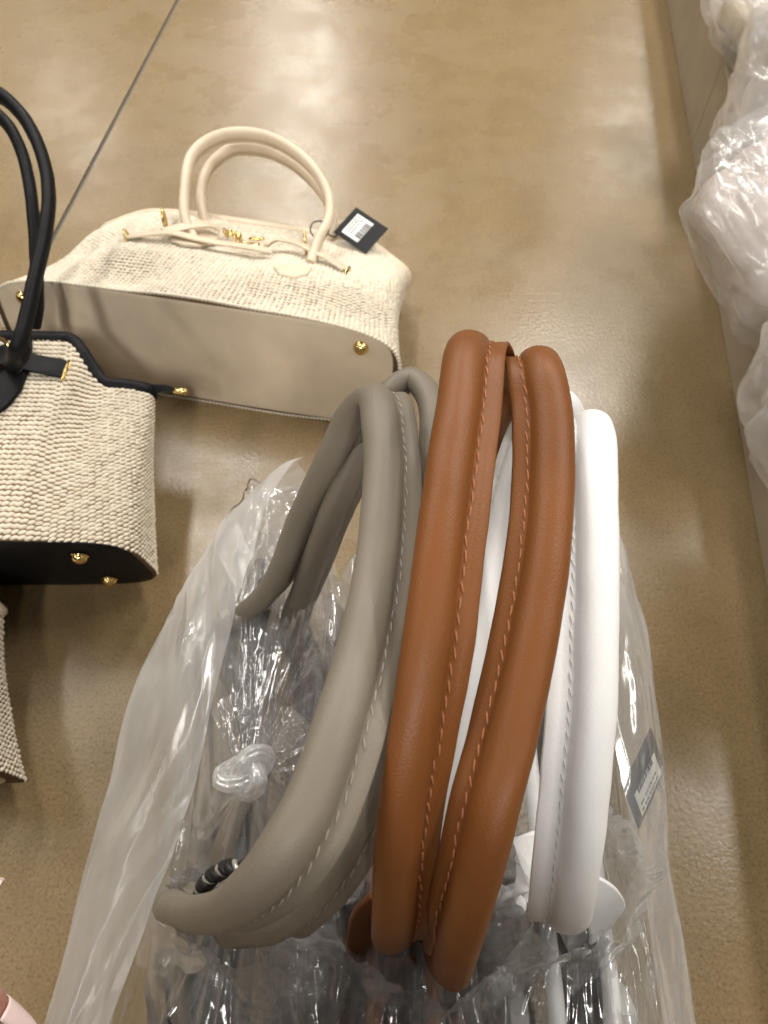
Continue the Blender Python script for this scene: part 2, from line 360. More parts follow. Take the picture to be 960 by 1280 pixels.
class Bag:
    """bag body in its own axes: x along the width, -y the front, z the height; base at z = 0"""
    def __init__(s, M, name, label, group=None, W0=.275, W1=.235, D0=.085, D1=.030, HC=.275, HS=.185, X0=.13, X1=.225, sag=.006, seed=0, cat='handbag', pinch=.012):
        s.pinch = pinch
        s.M = M; s.Mn = np.array(M); s.W0, s.W1, s.D0, s.D1, s.HC, s.HS, s.X0, s.X1, s.sag, s.seed = W0, W1, D0, D1, HC, HS, X0, X1, sag, seed
        s.root = empty(name, M, label, cat, group)
    def loop(s, v, n):
        """n points evenly spaced round the body at relative height v (0 base .. 1 rim)"""
        W = s.W0+(s.W1-s.W0)*v; D = s.D0+(s.D1-s.D0)*v**1.1; ex = 2/(4.2-1.4*v)
        a = np.linspace(0, 2*np.pi, 721)
        x = W*np.sign(np.cos(a))*np.abs(np.cos(a))**ex; y = D*np.sign(np.sin(a))*np.abs(np.sin(a))**ex
        d = np.concatenate([[0], np.cumsum(np.hypot(np.diff(x), np.diff(y)))]); u = np.linspace(0, d[-1], n, endpoint=False)
        x = np.interp(u, d, x); y = np.interp(u, d, y)
        t = np.clip((np.abs(x)-s.X0)/(s.X1-s.X0), 0, 1); h = s.HC+(s.HS-s.HC)*(t*t*(3-2*t))
        z = v*h
        P = np.stack([x, y, z], 1)
        # soft sides: pinched gussets and slow dents
        g = np.clip((np.abs(x)/W-.55)/.45, 0, 1)
        P[:, 1] += s.sag*noise(P, 9, s.seed)*np.sin(np.pi*min(v*.9+.05, 1))
        P[:, 0] -= np.sign(x)*np.exp(-(y/ (D*.6))**2)*s.pinch*np.sin(np.pi*v)*(g > .8)
        return P
    def world(s, P): return np.asarray(P) @ s.Mn[:3, :3].T + s.Mn[:3, 3]
    def wv(s, d): return np.asarray(d) @ s.Mn[:3, :3].T
    def body(s, mat_back, mat_weave, pitch=.0072, row=.0058, front_only=True, weave=True):
        nu, nv = 150, 26
        G = np.stack([s.loop(v, nu) for v in np.linspace(0, 1, nv)], 1)
        Gi = G.copy()
        V = s.world(G.reshape(-1, 3)); Fc = grid_faces(nu, nv, True)
        base_i = len(V); V = np.vstack([V, s.world([(0, 0, 0)])]); Fc += [[((i+1) % nu)*nv, i*nv, base_i] for i in range(nu)]
        s.body_o = mesh('body', V, Fc, mat_back, s.root)
        s.bvh = BVHTree.FromPolygons([Vector(v) for v in V], Fc)
        if weave:
            nrow = int(s.HC/row); per = 4*(s.W0+s.D0)*.97; n = int(per/pitch); Ps, Ts, Us = [], [], []
            for r in range(nrow):
                v = (r+.5)/nrow
                L = s.loop(v, n*2); off = (r % 2)
                L2 = s.loop(min(v+.004, 1), n*2)
                off = 0; P = L[off::2]; T = unit(np.roll(L, -1, 0)-np.roll(L, 1, 0))[off::2]; U = unit((L2-L)[off::2]+np.array([0, 0, 1e-6]))
                k = np.ones(len(P), bool)
                if front_only: k = P[:, 1] < s.D0*.55
                Ps.append(P[k]); Ts.append(T[k]); Us.append(U[k])
            P = np.vstack(Ps); T = np.vstack(Ts); U = np.vstack(Us); Nn = unit(np.cross(T, U))
            U = np.cross(Nn, T)
            zz = P[:, 2:3]
            rowh = np.clip(np.interp(np.abs(P[:, 0]), [s.X0, s.X1], [s.HC, s.HS])/nrow, .0035, .0085)[:, None]
            a = R(27)+.08*rng.standard_normal((len(P), 1)); ca, sa = np.cos(a), np.sin(a)
            A = (T*ca+U*sa); B = (U*ca-T*sa); j = 1+.06*rng.standard_normal((len(P), 1))
            P = P + .0002*rng.standard_normal(P.shape)
            V, Fc = lumps(s.world(P-Nn*.0006), s.wv(A)*pitch*.62*j, s.wv(B)*rowh*.42*j, s.wv(Nn)*.0026*j)
            mesh('woven_stitches', V, Fc, mat_weave, s.root)['kind'] = 'stuff'
        return s
    def hit(s, px, py, lift=0.0):
        r = ray(px, py).normalized(); p, n, i, d = s.bvh.ray_cast(CAMP, r)
        if p is None:
            p, n, i, d = s.bvh.find_nearest(CAMP + r*1.0)
        if n.dot(r) > 0: n = -n
        return p+n*lift, n
    def rim(s, mat, r=.0048, flat=1.25):
        L = s.loop(1.0, 150); L[:, 2] += .001
        V, Fc = sweep_arrays(s.world(L), [(x*flat, y) for x, y in circle(r, 10)], s.wv(np.array([[0, 0, 1.0]])), closed=True, caps=False)
        # close the loop properly: central differences at the seam
        return mesh('rim_piping', V, Fc, mat, s.root)
    def lining(s, mat, v=.93):
        L = s.loop(v, 80)*np.array([.97, .9, 1]); Pc = np.vstack([L, [[0, 0, L[:, 2].min()-.02]]])
        return mesh('lining', s.world(Pc), [[i, (i+1) % 80, 80] for i in range(80)], mat, s.root)
    def base(s, mat, inset=.012, proud=.003, n=90):
        a = np.linspace(0, 2*np.pi, n, endpoint=False); ex = 2/5.5
        x = np.sign(np.cos(a))*np.abs(np.cos(a))**ex; y = np.sign(np.sin(a))*np.abs(np.sin(a))**ex
        V = []; 
        for (k, z) in ((0, .001), (0, -proud*.5), (.0016, -proud), ):
            V += [((s.W0-inset-k)*xx, (s.D0-inset*.6-k)*yy, z) for xx, yy in zip(x, y)]
        rings = 3
        for f in (.93, .75, .5, .25):
            V += [((s.W0-inset)*xx*f, (s.D0-inset*.6)*yy*f, -proud-.0025*(1-f)) for xx, yy in zip(x, y)]; rings += 1
        V.append((0, 0, -proud-.0025))
        Fc = [[i*n+k, i*n+(k+1) % n, (i+1)*n+(k+1) % n, (i+1)*n+k] for i in range(rings-1) for k in range(n)] + [[(rings-1)*n+k, (rings-1)*n+(k+1) % n, rings*n] for k in range(n)]
        return mesh('base_panel', s.world(V), [f[::-1] for f in Fc], mat, s.root)
    def foot(s, x, y, mat, r=.0085):
        M = s.M @ Matrix.Translation((x, y, -.004)) @ Matrix.Rotation(math.pi, 4, 'X')
        prof = [(r*1.12, 0), (r*1.12, .001), (r*.98, .0016), (r*.97, .003), (r*.9, .0052), (r*.72, .0072), (r*.4, .0086), (.0004, .009)]
        V, Fc = lathe_arrays(prof, M, 20); return mesh('foot', V, Fc, mat, s.root)

def ring(name, M, rx, ry, r, mat, parent, n=28):
    V, Fc = [], []; m = 8
    for i in range(n):
        a = 2*math.pi*i/n; c = Vector((rx*math.cos(a), ry*math.sin(a), 0)); o = Vector((math.cos(a), math.sin(a), 0))
        for k in range(m):
            b = 2*math.pi*k/m; V.append(M @ (c+o*r*math.cos(b)+Vector((0, 0, r*math.sin(b)))))
    Fc = [[i*m+k, ((i+1) % n)*m+k, ((i+1) % n)*m+(k+1) % m, i*m+(k+1) % m] for i in range(n) for k in range(m)]
    return mesh(name, V, Fc, mat, parent)
def flat_patch(name, P, nrm, t, mat, parent, bev=.0012):
    """a leather patch: closed outline P (world points) thickened along nrm"""
    n = Vector(nrm).normalized(); c = sum((Vector(p) for p in P), Vector())/len(P); k = len(P); V = []
    for (lift, sh) in ((0, 0), (t-bev, 0), (t, bev)):
        for p in P:
            p = Vector(p); V.append(p + (c-p).normalized()*sh + n*lift)
    V.append(c+n*t)
    Fc = [[i*k+j, i*k+(j+1) % k, (i+1)*k+(j+1) % k, (i+1)*k+j] for i in range(2) for j in range(k)] + [[2*k+j, 2*k+(j+1) % k, 3*k] for j in range(k)]
    return mesh(name, V, Fc, mat, parent, sharp=40)
def hang_tag(M, parent, wd=.045, hg=.075):
    V, Fc = box_arrays(M, wd, hg, .0012, .0003); t = mesh('hang_tag', V, Fc, M_TAG, parent, smooth=False)
    V, Fc = box_arrays(M @ Matrix.Translation((0, -.006, .0009)), wd*.72, hg*.5, .0004, .0001); l = mesh('price_label', V, Fc, M_LABEL, t, smooth=False)
    V, Fc = [], []; x = -wd*.26; rr = random.Random(3)
    while x < wd*.24:
        b = rr.choice((.0006, .001, .0016)); v, f = box_arrays(M @ Matrix.Translation((x, .004, .0012)), b, hg*.17, .0002); o = len(V); V += v; Fc += [[q+o for q in g] for g in f]; x += b+rr.choice((.0007, .0012))
    for yy in (-.0085, -.0135, -.018):
        x = -wd*.28
        while x < wd*.24:
            b = rr.choice((.0016, .0026, .0034)); v, f = box_arrays(M @ Matrix.Translation((x, yy, .0012)), b, .0016, .0002); o = len(V); V += v; Fc += [[q+o for q in g] for g in f]; x += b+.0014
    mesh('barcode', V, Fc, M_PRINT, t, smooth=False)
    return t

# rolled-leather handle: a round cord with a flat stitched flange on one side
def handle_profile(r, fl, t, n=22):
    a0 = math.asin(t*.5/r)
    P = [(r*math.cos(a), .78*r*math.sin(a)) for a in np.linspace(a0*2.0, 2*math.pi-a0*2.0, n)]
    P += [(r*1.02, -t*.5), (r+fl*.5, -t*.48), (r+fl-.0006, -t*.46), (r+fl, -t*.25), (r+fl, t*.25), (r+fl-.0006, t*.46), (r+fl*.5, t*.48), (r*1.02, t*.5)]
    return P
def handle(parent, pts, dirs, r, fl, t, mat, thread, n=150, scale=None, st_len=.0064, name='handle', seams=True):
    path = spline(pts, n); D = resample_vals(pts, dirs, n)
    s = np.ones(n) if scale is None else resample_vals(pts, scale, n)[:, 0]
    V, Fc = sweep_arrays(path, handle_profile(r, fl, t), D, s)
    # slight hand-made unevenness of the rolled leather
    V = V + unit(V - np.repeat(path, len(V)//n, 0))*(noise(V, 70, 3)*.0003)[:, None]
    o = mesh(name, V, Fc, mat, parent, sharp=55)
    if seams:
        T, X, Y = frames(path, D); L = np.concatenate([[0], np.cumsum(np.linalg.norm(np.diff(path, axis=0), axis=1))])
        u = np.arange(.004, L[-1]-.004, st_len); I = lambda A: np.stack([np.interp(u, L, A[:, k]) for k in range(3)], 1)
        p, tt, xx, yy = I(path), unit(I(T)), unit(I(X)), unit(I(Y)); ss = np.interp(u, L, s)[:, None]
        Vs, Fs = [], []
        for sg in (1, -1):
            wob = .00025*rng.standard_normal((len(u), 1)); ang = .20+.10*rng.standard_normal((len(u), 1))
            c = p + xx*((r*1.02+.0009)*ss+wob) + yy*sg*(t*.5*ss+.00015)
            A = tt*np.cos(ang)+xx*np.sin(ang)*sg; B = np.cross(yy*sg, A)
            v, f = lumps(c, A*st_len*.43, B*.00050, yy*sg*.00070); k = sum(len(q) for q in Vs); Vs.append(v); Fs += [[q+k for q in g] for g in f]
        mesh('stitching', np.vstack(Vs), Fs, thread, o)['kind'] = 'stuff'
    return o

def bag_matrix(c, tilt, yaw=0.0):
    """a bag on its back: base towards the camera, front upwards; tilt > 0 lifts the mouth"""
    ct, st = math.cos(tilt), math.sin(tilt)
    X, Y, Z = Vector((1, 0, 0)), Vector((0, st, -ct)), Vector((0, ct, st))
    M = Matrix((X, Y, Z)).transposed().to_4x4(); M = Matrix.Rotation(yaw, 4, 'Z') @ M; M.translation = Vector(c); return M

# ---- cream bag lying on its back, its base towards us
cream = Bag(bag_matrix((-.250, .705, .083), R(-9), R(-11.5)), 'handbag', 'cream woven handbag lying on its back showing its smooth tan base panel', W1=.243, D0=.085, D1=.040, HC=.272, HS=.240, X0=.165, X1=.235, seed=2, sag=.024)
cream.body(M_WBASE, M_WEAVE, .0072, .0058); cream.rim(M_CREAM, .0052, 1.5); cream.lining(M_LINING)
cream.base(M_CREAM, .009, .0015)
for sx in (-1, 1):
    for sy in (-1, 1): cream.foot(sx*.225, sy*.052, M_GOLD)
r0 = cream.root
# beaded seam round the base
Lb = cream.loop(0.004, 250); Lb[:, 2] -= .001
T = unit(np.roll(Lb, -1, 0)-np.roll(Lb, 1, 0)); U = np.tile([0, 0, 1.0], (len(Lb), 1)); Nn = np.cross(T, U)
Nn = unit(Nn*.7-U*.8); U = np.cross(Nn, T)
V, Fc = lumps(cream.world(Lb), cream.wv(unit(T+.5*U))*.0036, cream.wv(unit(U-.5*T))*.0025, cream.wv(Nn)*.0030)
mesh('seam_beading', V, Fc, M_WEAVE, r0)['kind'] = 'stuff'
HR, HFL, HT = .0092, .0045, .003
cf = [cream.hit(246, 306)[0], at(232, 276, 1.055), at(231, 235, 1.07), at(241, 193, 1.09), at(272, 171, 1.105), at(312, 167, 1.11), at(352, 179, 1.10), at(389, 208, 1.085), at(410, 244, 1.07), at(411, 273, 1.06), at(398, 300, 1.045), cream.hit(388, 330)[0]]
handle(r0, cf, [(0, -.1, -1)]*12, HR, HFL, HT, M_CREAM, M_WEAVE, 110, seams=False)
cb = [at(262, 300, 1.13), at(252, 262, 1.125), at(252, 232, 1.13), at(264, 205, 1.145), at(290, 186, 1.155), at(326, 186, 1.155), at(364, 202, 1.145), at(396, 232, 1.13), at(413, 262, 1.12), at(416, 290, 1.12), at(408, 312, 1.13)]
handle(r0, cb, [(0, -.1, -1)]*11, HR*.95, HFL, HT, M_CREAM, M_WEAVE, 110, seams=False)
# tabs under the handles, belt, rings and clasp
def patch_on(bag, name, px, lift, t, mat):
    P = [bag.hit(*q, lift)[0] for q in px]; n = sum((bag.hit(*q)[1] for q in px), Vector()); return flat_patch(name, P, n, t, mat, bag.root)
patch_on(cream, 'handle_tab', [(213, 296), (225, 290), (240, 288), (258, 293), (272, 300), (270, 309), (250, 313), (228, 311), (214, 306)], .004, .004, M_CREAM)
patch_on(cream, 'handle_tab', [(342, 337), (356, 334), (374, 334), (390, 338), (384, 346), (368, 350), (350, 346)], .002, .003, M_CREAM)
def belt(bag, name, px, lift, wd, mat, ref, n=40):
    H = [bag.hit(*q, l) for q, l in zip(px, lift)]; nr = sum((h[1] for h in H), Vector()).normalized()
    P = [h[0] for h in H]; t = (P[-1]-P[0]).normalized(); return ribbon(name, P, wd, .0032, mat, bag.root, tuple(nr.cross(t)), n)
belt(cream, 'belt_strap', [(160, 300), (185, 302), (212, 303), (245, 309), (275, 316), (300, 320), (322, 324), (338, 323)], [.004, .010, .014, .012, .013, .014, .014, .010], .017, M_CREAM, None)
belt(cream, 'belt_strap', [(330, 320), (350, 316), (368, 318), (388, 325), (410, 332), (432, 341)], [.012, .017, .017, .014, .010, .004], .018, M_CREAM, None)
belt(cream, 'belt_tab', [(205, 300), (235, 297), (262, 296), (272, 299)], [.012, .018, .018, .014], .016, M_CREAM, None)
for (px, py) in ((207, 291), (381, 318)):
    p, n = cream.hit(px, py, .014); ring('belt_ring', frame_at(p, Vector((1, .1, 0)), n), .018, .009, .0019, M_GOLD, r0)
p, n = cream.hit(160, 300, .004); ring('strap_end_ring', frame_at(p, Vector((1, .2, .2)), n), .010, .010, .0016, M_GOLD, r0)
p, n = cream.hit(434, 341, .004); V, Fc = box_arrays(frame_at(p, n, (1, -.25, 0)), .003, .021, .006, .0008); mesh('strap_end_cap', V, Fc, M_GOLD, r0)
# turn-lock clasp: a row of gold links and a plate
for k, (px, py) in enumerate(((282, 299), (289, 304), (296, 308), (290, 301), (301, 311))):
    p, n = cream.hit(px, py, .010+.003*(k % 2)); ring('clasp_link', frame_at(p, n if k % 2 else Vector((1, 0, .5)), (1, 0, 0)), .0062, .0045, .0015, M_GOLD, r0, 16)
p, n = cream.hit(312, 318, .014); V, Fc = box_arrays(frame_at(p, n, (1, -.2, 0)), .028, .010, .004, .001); mesh('clasp_plate', V, Fc, M_GOLD, r0)
p, n = cream.hit(322, 315, .018); ring('clasp_ring', frame_at(p, n, (1, 0, 0)), .010, .006, .0016, M_GOLD, r0)
p, n = cream.hit(298, 314, .016); V, Fc = lathe_arrays([(.004, 0), (.005, .002), (.005, .006), (.003, .009), (.0003, .0095)], frame_at(p, n), 14); mesh('clasp_stud', V, Fc, M_GOLD, r0)
# swing tag on a dark loop
ring('tag_loop', frame_at(at(399, 287, 1.048), Vector((.2, -.5, .9)), (1, 0, 0)), .0125, .0125, .0012, M_CORD, r0)
tube('tag_cord', [at(408, 292, 1.05), at(418, 296, 1.06), at(424, 290, 1.08)], .0011, M_CORD, r0, 14, 6)
nt_ = (CAMP-at(450, 288, 1.1)).normalized(); Mt = frame_at(at(451, 288, 1.10), (-.1, -.30, 1), (-.62, -.75, 0))
hang_tag(Mt, r0, .052, .062)

# ---- cream bag with black trim, tipped back against the cream one
blk = Bag(bag_matrix((-.513, .388, .0845), R(11), R(0)), 'handbag', 'cream woven handbag with black leather handles, trim and base at the left', W0=.254, W1=.235, D0=.085, D1=.030, HC=.275, HS=.215, X0=.132, X1=.190, seed=5, sag=.008, pinch=.004)
blk.body(M_WBASE, M_WEAVE, .0080, .0064); blk.rim(M_BLACK, .0048, 1.5); blk.lining(M_LINING); blk.base(M_BLACK, .006, .0015)
for sx in (-1, 1):
    for sy in (-1, 1): blk.foot(sx*.195, sy*.045, M_GOLD)
rb = blk.root
belt(blk, 'belt_strap', [(-20, 448), (0, 453), (20, 457), (45, 461), (66, 464), (84, 466)], [.006, .012, .014, .010, .008, .005], .026, M_BLACK, None)
p, n = blk.hit(83, 466, .004); V, Fc = box_arrays(frame_at(p, n, (1, -.05, 0)), .0025, .030, .007, .0008); mesh('strap_slot', V, Fc, M_GOLD, rb)
for dy in (-9, 9):   # strap stitching
    H = [blk.hit(x, 456+dy+(x-10)*.13, .0105) for x in np.linspace(18, 78, 11)]
    P = np.array([tuple(h[0]) for h in H]); N_ = np.array([tuple(h[1]) for h in H]); T_ = unit(np.gradient(P, axis=0))
    V, Fc = lumps(P, T_*.0017, np.cross(N_, T_)*.0005, N_*.0007); mesh('strap_stitching', V, Fc, M_BLACK, rb)['kind'] = 'stuff'
patch_on(blk, 'handle_tab', [(12, 418), (24, 414), (37, 420), (42, 440), (38, 466), (28, 492), (12, 512), (-6, 524), (-30, 520), (-34, 480), (-8, 440)], .003, .005, M_BLACK)
patch_on(blk, 'handle_tab', [(-185+24*math.sin(q_)*(1+.25*math.cos(q_)), 470-52*math.cos(q_)) for q_ in np.linspace(0, 2*math.pi, 16, endpoint=False)], .003, .005, M_BLACK)
belt(blk, 'belt_strap', [(-255, 470), (-230, 466), (-205, 462), (-180, 457), (-160, 453)], [.005, .009, .012, .014, .010], .026, M_BLACK, None)
p, n = blk.hit(6, 453, .016); ring('belt_ring', frame_at(p, n*.55+Vector((.8, 0, 0)), (0, 1, 0)), .019, .013, .0024, M_GOLD, rb)
bf = [blk.hit(14, 462, .004)[0], at(22, 436, .795), at(33, 398, .80), at(43, 352, .81), at(55, 300, .825), at(61, 252, .84), at(58, 215, .855), at(44, 172, .87), at(22, 138, .885), at(-8, 114, .895), at(-60, 104, .90), at(-130, 118, .90), at(-180, 180, .88), at(-190, 300, .84), at(-187, 420, .80), blk.hit(-185, 460, .004)[0]]
handle(rb, bf, [(0, -.1, -1)]*16, .0095, .004, .003, M_BLACK, M_BLACK, 140, seams=False)
bb = [at(40, 410, .92), at(46, 370, .91), at(45, 320, .905), at(42, 272, .91), at(36, 225, .92), at(24, 182, .93), at(6, 152, .94), at(-30, 128, .95), at(-90, 124, .95), at(-150, 160, .94), at(-170, 260, .92), at(-170, 400, .90)]
handle(rb, bb, [(0, -.1, -1)]*12, .0095, .004, .003, M_BLACK, M_BLACK, 120, seams=False)
# zip pull hanging from the corner of the mouth
zc = blk.M @ Vector((.232, -.004, .218)); zd = Vector((.93, -.10, .02)).normalized()
ribbon('zip_tab', [zc-zd*.012, zc+zd*.004, zc+zd*.018+Vector((0, 0, .004)), zc+zd*.030], .014, .003, M_BLACK, rb, (0, .8, .6), 14, np.array([1.2, 1.2, 1.1, 1, 1, .9, .8, .7, .6, .6, .6, .6, .6, .6]))
V, Fc = lathe_arrays([(.0028, 0), (.0042, .001), (.0042, .015), (.003, .0165)], frame_at(zc+zd*.029, zd), 14); mesh('zip_end', V, Fc, M_GOLD, rb)

# ---- corner of a third woven bag at the left edge
thd = Bag(bag_matrix((-.604, .184, .062), R(3), R(-4)), 'handbag', 'corner of a woven natural handbag lying at the left edge below the black-trimmed one', W0=.245, W1=.175, D0=.062, D1=.045, HC=.20, HS=.165, X0=.12, X1=.19, seed=8)
thd.body(M_WBASE, M_WEAVE, .0080, .0062); thd.rim(M_CREAM, .0045, 1.3); thd.lining(M_LINING); thd.base(M_CREAM, .02)

# ------------------------------------------------------------------ three upright bags in their polythene, handles towards us
def upright(cx, cy, lean=0.0, yaw=0.0):
    M = Matrix(((0, -1, 0), (1, 0, 0), (0, 0, 1))).to_4x4(); M = Matrix.Rotation(yaw, 4, 'Z') @ Matrix.Rotation(lean, 4, 'Y') @ M
    M.translation = Vector((cx, cy, .003)); return M
tp = Bag(upright(-.105, .105), 'handbag', 'taupe handbag with rolled leather handles standing in knotted plastic', 'wrapped handbags standing together', W0=.25, W1=.215, D0=.068, D1=.020, HC=.275, HS=.215, X0=.10, X1=.20, seed=11)
tn = Bag(upright(.012, .085), 'handbag', 'tan brown handbag with two stitched handles standing between taupe and white ones', 'wrapped handbags standing together', W0=.25, W1=.215, D0=.052, D1=.018, HC=.27, HS=.215, X0=.10, X1=.20, seed=12)
wh = Bag(upright(.122, .095), 'handbag', 'white handbag with stitched white handles standing at the right of the tan one', 'wrapped handbags standing together', W0=.25, W1=.215, D0=.052, D1=.018, HC=.27, HS=.215, X0=.10, X1=.20, seed=13)
for bg, wv, wb, lt, pp in ((tp, M_WEAVE_T, M_WBASE, M_TAUPE, .0068), (tn, M_WEAVE_B, M_BBASE, M_TAN, .0068), (wh, M_WEAVE, M_WBASE, M_WHITE, .0068)):
    bg.body(wb, wv, pp, .0056, front_only=False); bg.rim(lt, .0052, 1.4); bg.lining(M_LINING); bg.base(lt)
    for sx in (-1, 1):
        for sy in (-1, 1): bg.foot(sx*.2, sy*.028, M_GOLD)

NR, NF, NT = .0096, .0092, .0028
# taupe, the handle in front
P = [Vector((-.135, .22, .20)), Vector((-.131, .222, .27)), at(338, 735, .535), at(378, 643, .49), at(414, 570, .452), at(444, 512, .425), at(467, 497, .405), at(477, 540, .382), at(479, 600, .362), at(471, 700, .338), at(452, 800, .312), at(424, 900, .288), at(389, 1000, .274), at(362, 1050, .270), at(330, 1097, .272), at(290, 1133, .284), at(252, 1143, .305), at(222, 1136, .335), at(210, 1130, .38), at(215, 1130, .46)]
DR = [(.75, .5, -.2)]*5 + [(.9, .4, -.1), (1, .2, -.1), (1, 0, -.1), (1, 0, -.1), (1, -.02, -.12), (1, -.05, -.15), (1, -.12, -.15), (.95, -.2, -.2), (.9, -.3, -.3), (.8, -.35, -.5), (.5, -.3, -.9), (.3, -.2, -1), (.3, .3, -1), (.6, .6, -.3), (.6, .6, 0)]
handle(tp.root, P, DR, NR*1.03, NF*.95, NT, M_TAUPE, M_THREAD_T, 190, [1.0]*15+[.98, .92, .86, .82, .8])
# taupe, the handle behind
P = [Vector((-.073, .235, .20)), Vector((-.075, .235, .26)), at(388, 715, .525), at(420, 630, .475), at(452, 560, .465), at(484, 497, .47), at(514, 474, .475), at(538, 500, .46), at(544, 580, .42), at(532, 680, .37), at(515, 780, .352), at(492, 880, .338), at(462, 970, .328), at(425, 1055, .322), at(382, 1120, .325), at(340, 1155, .335), at(300, 1162, .36), at(285, 1155, .42)]
DR = [(.75, .5, -.2)]*5 + [(.6, .6, -.5), (.5, .5, -.8), (.6, .3, -.6)] + [(.9, 0, -.3)]*5 + [(.8, -.2, -.5), (.6, -.3, -.7), (.4, -.3, -.9), (.4, .3, -.9), (.6, .6, -.2)]
handle(tp.root, P, DR, NR*1.03, NF*.95, NT, M_TAUPE, M_THREAD_T, 190)
# tan, left
P = [Vector((.062, .262, .25)), at(622, 545, .50), at(606, 470, .42), at(587, 432, .37), at(580, 446, .345), at(574, 500, .330), at(559, 600, .312), at(546, 700, .300), at(534, 800, .293), at(519, 900, .290), at(503, 1000, .293), at(495, 1080, .303), at(493, 1140, .320), at(490, 1168, .350), at(488, 1170, .40), at(485, 1160, .48)]
DR = [(1, .1, -.1)]*4 + [(1, .1, 0), (1, .05, -.05)] + [(1, 0, -.1), (1, 0, -.1), (1, 0, -.15), (.95, 0, -.35), (.85, 0, -.5), (.8, 0, -.6), (.8, 0, -.6)] + [(1, 0, 0)]*3
handle(tn.root, P, DR, NR*1.02, NF, NT, M_TAN, M_THREAD_N, 190)
# tan, right: its flange turns the other way
P = [Vector((.06, .25, .25)), at(668, 530, .50), at(666, 478, .42), at(672, 452, .38), at(679, 463, .355), at(688, 510, .345), at(690, 600, .332), at(683, 700, .318), at(663, 820, .304), at(643, 910, .296), at(620, 1000, .290), at(598, 1090, .296), at(577, 1160, .310), at(566, 1205, .335), at(560, 1212, .38), at(545, 1195, .48)]
DR = [(-1, .1, -.1)]*4 + [(-1, .25, 0), (-1, .1, -.05)] + [(-1, 0, -.1), (-1, 0, -.1), (-1, 0, -.15), (-.95, 0, -.3), (-.9, 0, -.45), (-.75, 0, -.65), (-.5, 0, -.85)] + [(-.5, .6, -.5), (-.6, .6, 0), (-.6, .6, 0)]
handle(tn.root, P, DR, NR*1.04, NF*.85, NT, M_TAN, M_THREAD_N, 190)
# white, right
P = [Vector((.125, .25, .25)), at(738, 590, .54), at(739, 542, .45), at(741, 530, .40), at(745, 550, .375), at(745, 600, .358), at(746, 700, .345), at(745, 800, .338), at(743, 880, .335), at(735, 970, .336), at(727, 1050, .341), at(719, 1110, .352), at(714, 1142, .375), at(711, 1148, .42), at(702, 1150, .50)]
DR = [(-1, .1, 0)]*4 + [(-1, .25, 0), (-1, .15, -.1)] + [(-1, 0, -.05)]*6 + [(-1, 0, 0)]*3
handle(wh.root, P, DR, NR*1.06, NF*1.2, NT, M_WHITE, M_THREAD_W, 180)
# white, the one that has slipped under the tan handles
P = [Vector((.13, .25, .25)), at(716, 580, .56), at(708, 508, .49), at(680, 505, .46), at(645, 590, .445), at(620, 690, .43), at(602, 790, .415), at(588, 880, .405), at(576, 970, .40), at(570, 1050, .405), at(590, 1100, .43), at(640, 1130, .48)]
handle(wh.root, P, [(-.6, .2, -.6)]*12, NR*1.0, NF, NT, M_WHITE, M_THREAD_W, 150)

# leaf-shaped leather tabs where the handles are sewn to the upright bags
for bg, lt in ((tp, M_TAUPE), (tn, M_TAN), (wh, M_WHITE)):
    for sx in (-1, 1):
        for sy in (-1, 1):
            P = [bg.M @ Vector((sx*.115+.026*math.sin(a)*(1-.35*math.cos(a)), sy*(bg.D0*.55), .185+.050*math.cos(a))) for a in np.linspace(0, 2*math.pi, 20, endpoint=False)]
            flat_patch('handle_tab', P[::1 if sy > 0 else -1], bg.M.to_3x3() @ Vector((0, sy, .15)), .012, lt, bg.root)
# rings and strap ends seen in the gaps
wp = [at(703, 1120, .47), at(716, 1165, .50), at(732, 1200, .53), at(748, 1240, .56)]
ribbon('belt_strap', wp, .017, .003, M_WHITE, wh.root, (1, .1, 0), 20)
wp = [at(690, 1130, .50), at(672, 1165, .53), at(655, 1210, .56), at(640, 1270, .58)]
ribbon('belt_strap', wp, .020, .003, M_WHITE, wh.root, (1, .2, 0), 20)
ring('belt_ring', frame_at(at(742, 1175, .54), (.4, .2, .9)), .013, .011, .0018, M_GOLD, wh.root)
wp = [at(480, 1118, .43), at(462, 1136, .44), at(454, 1170, .46), at(456, 1230, .50)]
ribbon('belt_strap', wp, .020, .004, M_TAN, tn.root, (.9, .3, .2), 20)
wp = [at(500, 1200, .47), at(492, 1235, .50), at(486, 1290, .54)]
ribbon('belt_strap', wp, .020, .003, M_TAN, tn.root, (1, .1, 0), 16)
# taupe belt strap standing up between its handles
wp = [at(330, 960, .47), at(298, 1010, .455), at(276, 1070, .445), at(262, 1130, .45), at(256, 1180, .48)]
ribbon('belt_strap', wp, .013, .004, M_TAUPE, tp.root, (.9, -.2, .25), 24)
# braided tag cord looped round the taupe handle
cp = spline([at(256, 1150, .36), at(250, 1126, .338), at(257, 1105, .325), at(274, 1090, .315), at(296, 1084, .305), at(320, 1094, .30)], 130)
Tc, Xc, Yc = frames(cp, (0, 0, 1))
ph = np.linspace(0, 2*math.pi*7, 130)
o = None
for q in range(3):
    pth = cp + Xc*(np.cos(ph+q*2.094)*.0021)[:, None] + Yc*(np.sin(ph*1.0+q*2.094)*.0019)[:, None]
    V, Fc = sweep_arrays(pth, circle(.0019 if q < 2 else .0012, 7), (0.1, .2, 1)); o = mesh('tag_cord', V, Fc, M_CORD if q < 2 else M_SILVER, tp.root)
# price tag of the white bag, under its film
Mt = frame_at(at(806, 972, .51), Vector((.74, -.36, .58)), (.3, .9, .1)) @ Matrix.Rotation(R(-25), 4, 'Z')
hang_tag(Mt, wh.root, .052, .042)

